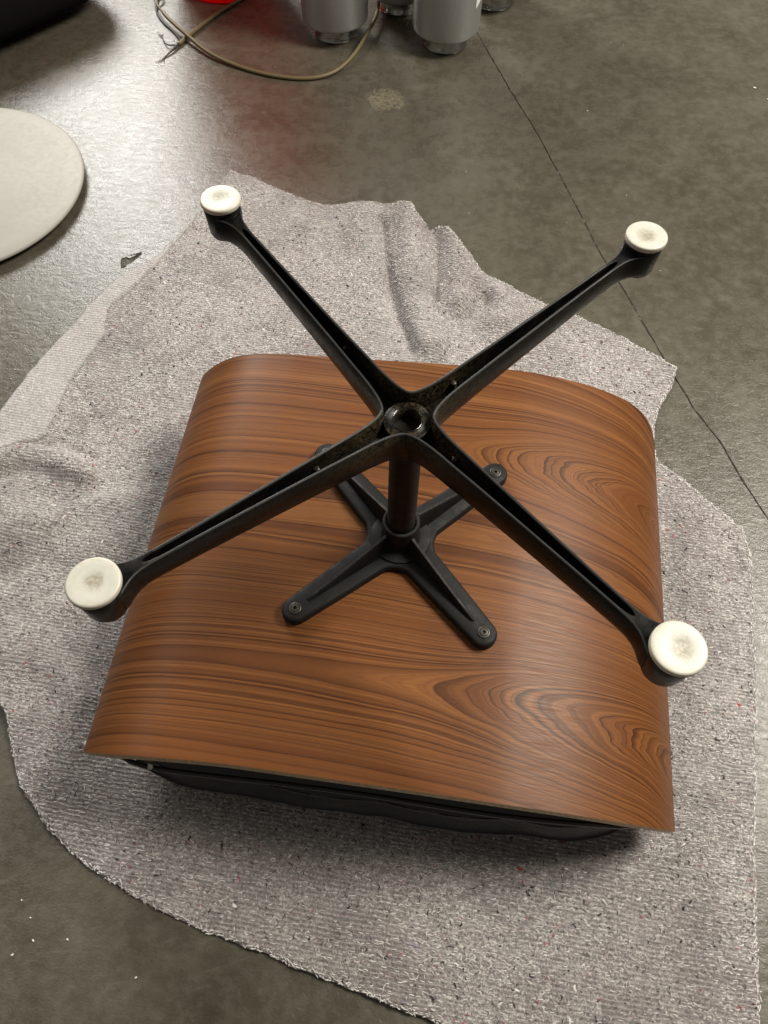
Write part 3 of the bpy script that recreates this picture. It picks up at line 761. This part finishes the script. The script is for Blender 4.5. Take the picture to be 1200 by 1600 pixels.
# ------------------------------------------------------------------ metal canisters at the back
def canister(loc, label, rot):
    root = empty('metal_canister', loc, label, 'canister', 'silver canisters standing at the back')
    bm = bmesh.new(); rb = .0690; hb = .0330
    lathe(bm, [(.040, hb), (.063, hb + .0004), (.0668, hb + .0018), (.0684, hb + .0044), (rb, hb + .0080), (rb, .330), (.067, .338), (.060, .341), (.030, .342)], 72)
    o = frombm('body', bm, CAN, root, angle=40)
    bm = bmesh.new()
    lathe(bm, [(.0438, .0008), (.0445, .0015), (.0447, .0040), (.0432, .0060), (.0428, .0290), (.0445, .0335)], 64)
    frombm('foot_ring', bm, CHROME, root, angle=40)
    root.rotation_euler = (0, 0, rot); return root
cA = canister((-.268, 1.284, 0), 'silver canister on a chrome foot ring, leftmost of the four, beside the cord loop', .3)
cC = canister((-.035, 1.277, 0), 'silver canister with a small white paper tag, standing nearest the floor joint', 0)
cB = canister((-.147, 1.408, 0), 'silver canister half hidden between and behind the two front canisters', 1.2)
cD = canister((.058, 1.455, 0), 'silver canister at the back right, only its chrome foot showing', 2.1)
bm = bmesh.new()
aa = np.linspace(-.10, .13, 6); tagp = []
for k, a in enumerate(aa + math.radians(-28)):
    zlo, zhi = .092 + .002 * k, .118 - (.003 * k if k > 3 else 0)
    tagp.append([bm.verts.new((.0698 * math.cos(a), .0698 * math.sin(a), zlo)), bm.verts.new((.0698 * math.cos(a), .0698 * math.sin(a), zhi)),
                 bm.verts.new((.0693 * math.cos(a), .0693 * math.sin(a), zhi)), bm.verts.new((.0693 * math.cos(a), .0693 * math.sin(a), zlo))])
for A, B in zip(tagp, tagp[1:]):
    for k in range(4): bm.faces.new((A[k], A[(k + 1) % 4], B[(k + 1) % 4], B[k]))
bm.faces.new(tagp[0][::-1]); bm.faces.new(tagp[-1])
frombm('paper_tag', bm, PAPER, cC, smooth=False)

# ------------------------------------------------------------------ red glossy pot
bm = bmesh.new()
lathe(bm, [(.070, .0010), (.096, .0015), (.1005, .0060), (.1030, .0160), (.1080, .0400), (.1190, .0900), (.1370, .1900), (.1530, .3000), (.1700, .4200), (.1880, .5200)], 96, capt=False)
rp = frombm('red_pot', bm, RED, None, loc=(-.548, 1.459, 0)); tag(rp, 'glossy red round pot, its curved foot showing at the back edge', 'pot')

# ------------------------------------------------------------------ black block added to darken the far left corner
bm = bmesh.new()
def sgnp(v, e): return math.copysign(abs(v) ** e, v)
rg = []
for i in range(25):
    ph = -math.pi / 2 + math.pi * i / 24; rw = []
    for k in range(72):
        th = 2 * math.pi * k / 72; c_, s_ = math.cos(th), math.sin(th)
        px_ = .23 * sgnp(max(math.cos(ph), 0), .55) * sgnp(c_, .35); py_ = .23 * sgnp(max(math.cos(ph), 0), .55) * sgnp(s_, .35)
        rw.append(bm.verts.new((px_, py_, .078 + .076 * sgnp(math.sin(ph), .8) + .004 * mnoise.noise((px_ * 9, py_ * 9, 2)))))
    rg.append(rw)
for A, B in zip(rg, rg[1:]):
    for k in range(72): bm.faces.new((A[k], A[(k + 1) % 72], B[(k + 1) % 72], B[k]))
bmesh.ops.remove_doubles(bm, verts=bm.verts, dist=1e-5)
dk = frombm('dark_corner_block', bm, SOFT, None, loc=(-1.045, 1.285, .004)); dk.rotation_euler = (0, 0, math.radians(52))
tag(dk, 'low black rounded block added to darken the far left corner', 'cushion')

# ------------------------------------------------------------------ cord
cord = empty('electric_cord', (-.45, 1.2, 0), 'brown electric cord looping across the concrete with frayed bare ends', 'cord')
off = Vector((.45, -1.2, 0))
def P3(l): return [Vector((x, y, z)) + off for x, y, z in l]
bm = bmesh.new()
tube(bm, catmull(P3([(-.40, 1.56, .0046), (-.474, 1.416, .0045), (-.532, 1.316, .0045), (-.567, 1.240, .0045), (-.586, 1.192, .0044)]), 8), .0040, 10)
frombm('sheath', bm, CORD, cord)
bm = bmesh.new()
tube(bm, catmull(P3([(-.640, 1.286, .0150), (-.622, 1.264, .0145), (-.580, 1.222, .0130), (-.512, 1.163, .0080), (-.436, 1.127, .0047), (-.366, 1.108, .0046), (-.300, 1.108, .0046), (-.252, 1.132, .0060), (-.219, 1.182, .0120), (-.196, 1.262, .0200), (-.186, 1.34, .0200), (-.196, 1.44, .0150), (-.22, 1.56, .0060)]), 10), .0040, 10)
frombm('sheath', bm, CORD, cord)
bm = bmesh.new()
tube(bm, catmull(P3([(-.586, 1.192, .0044), (-.594, 1.170, .0042), (-.603, 1.150, .0020), (-.606, 1.142, .0012)]), 6), lambda t: .0030 * (1 - .75 * t), 8)
tube(bm, catmull(P3([(-.588, 1.188, .0044), (-.606, 1.186, .0050), (-.619, 1.200, .0040), (-.628, 1.218, .0016)]), 6), lambda t: .0017 * (1 - .5 * t), 6)
for k in range(5):
    tube(bm, catmull(P3([(-.604, 1.146, .0016), (-.608 + random.gauss(0, .004), 1.137, .0014), (-.612 + random.gauss(0, .006), 1.128 + random.gauss(0, .004), .0012)]), 4), .0004, 4)
    tube(bm, catmull(P3([(-.627, 1.216, .0018), (-.630 + random.gauss(0, .004), 1.224, .0016), (-.636 + random.gauss(0, .005), 1.232 + random.gauss(0, .004), .0012)]), 4), .0004, 4)
frombm('frayed_end', bm, WIRE, cord)
bm = bmesh.new()
tube(bm, catmull(P3([(-.640, 1.286, .0150), (-.660, 1.312, .0150), (-.678, 1.345, .0160), (-.683, 1.372, .0150), (-.672, 1.378, .0120), (-.664, 1.362, .0100), (-.668, 1.342, .0080)]), 8), .0023, 8)
frombm('conductor', bm, CORD, cord)
bm = bmesh.new()
tube(bm, catmull(P3([(-.580, 1.200, .0040), (-.606, 1.236, .0024), (-.640, 1.272, .0024), (-.664, 1.310, .0024), (-.668, 1.342, .0060)]), 8), .0023, 8)
frombm('conductor', bm, WIRE, cord)

# ------------------------------------------------------------------ crumbs on the floor
bm = bmesh.new()
spots = [(.60, 1.20, .0028), (.622, 1.165, .0022), (.262, 1.08, .0014), (-.384, -.40, .0016), (-.335, -.425, .0014), (-.30, -.42, .0013), (-.345, -.405, .0010), (-.36, -.39, .0010), (-.22, -.445, .0013), (-.352, -.44, .0014)]
for k in range(40): spots.append((random.uniform(-1, .7), random.uniform(-.5, 1.5), random.uniform(.0004, .0009)))
for x, y, s in spots:
    if inside(np.array([x]), np.array([y]), RUG)[0]: continue
    bmesh.ops.create_icosphere(bm, subdivisions=1, radius=s, matrix=Matrix.Translation((x, y, s * .5)) @ Matrix.Rotation(random.random() * 6, 4, 'Z') @ Matrix.Diagonal((1.3, .8, .6, 1)))
cr = frombm('floor_crumbs', bm, DEBRIS, None, smooth=False); cr['kind'] = 'stuff'
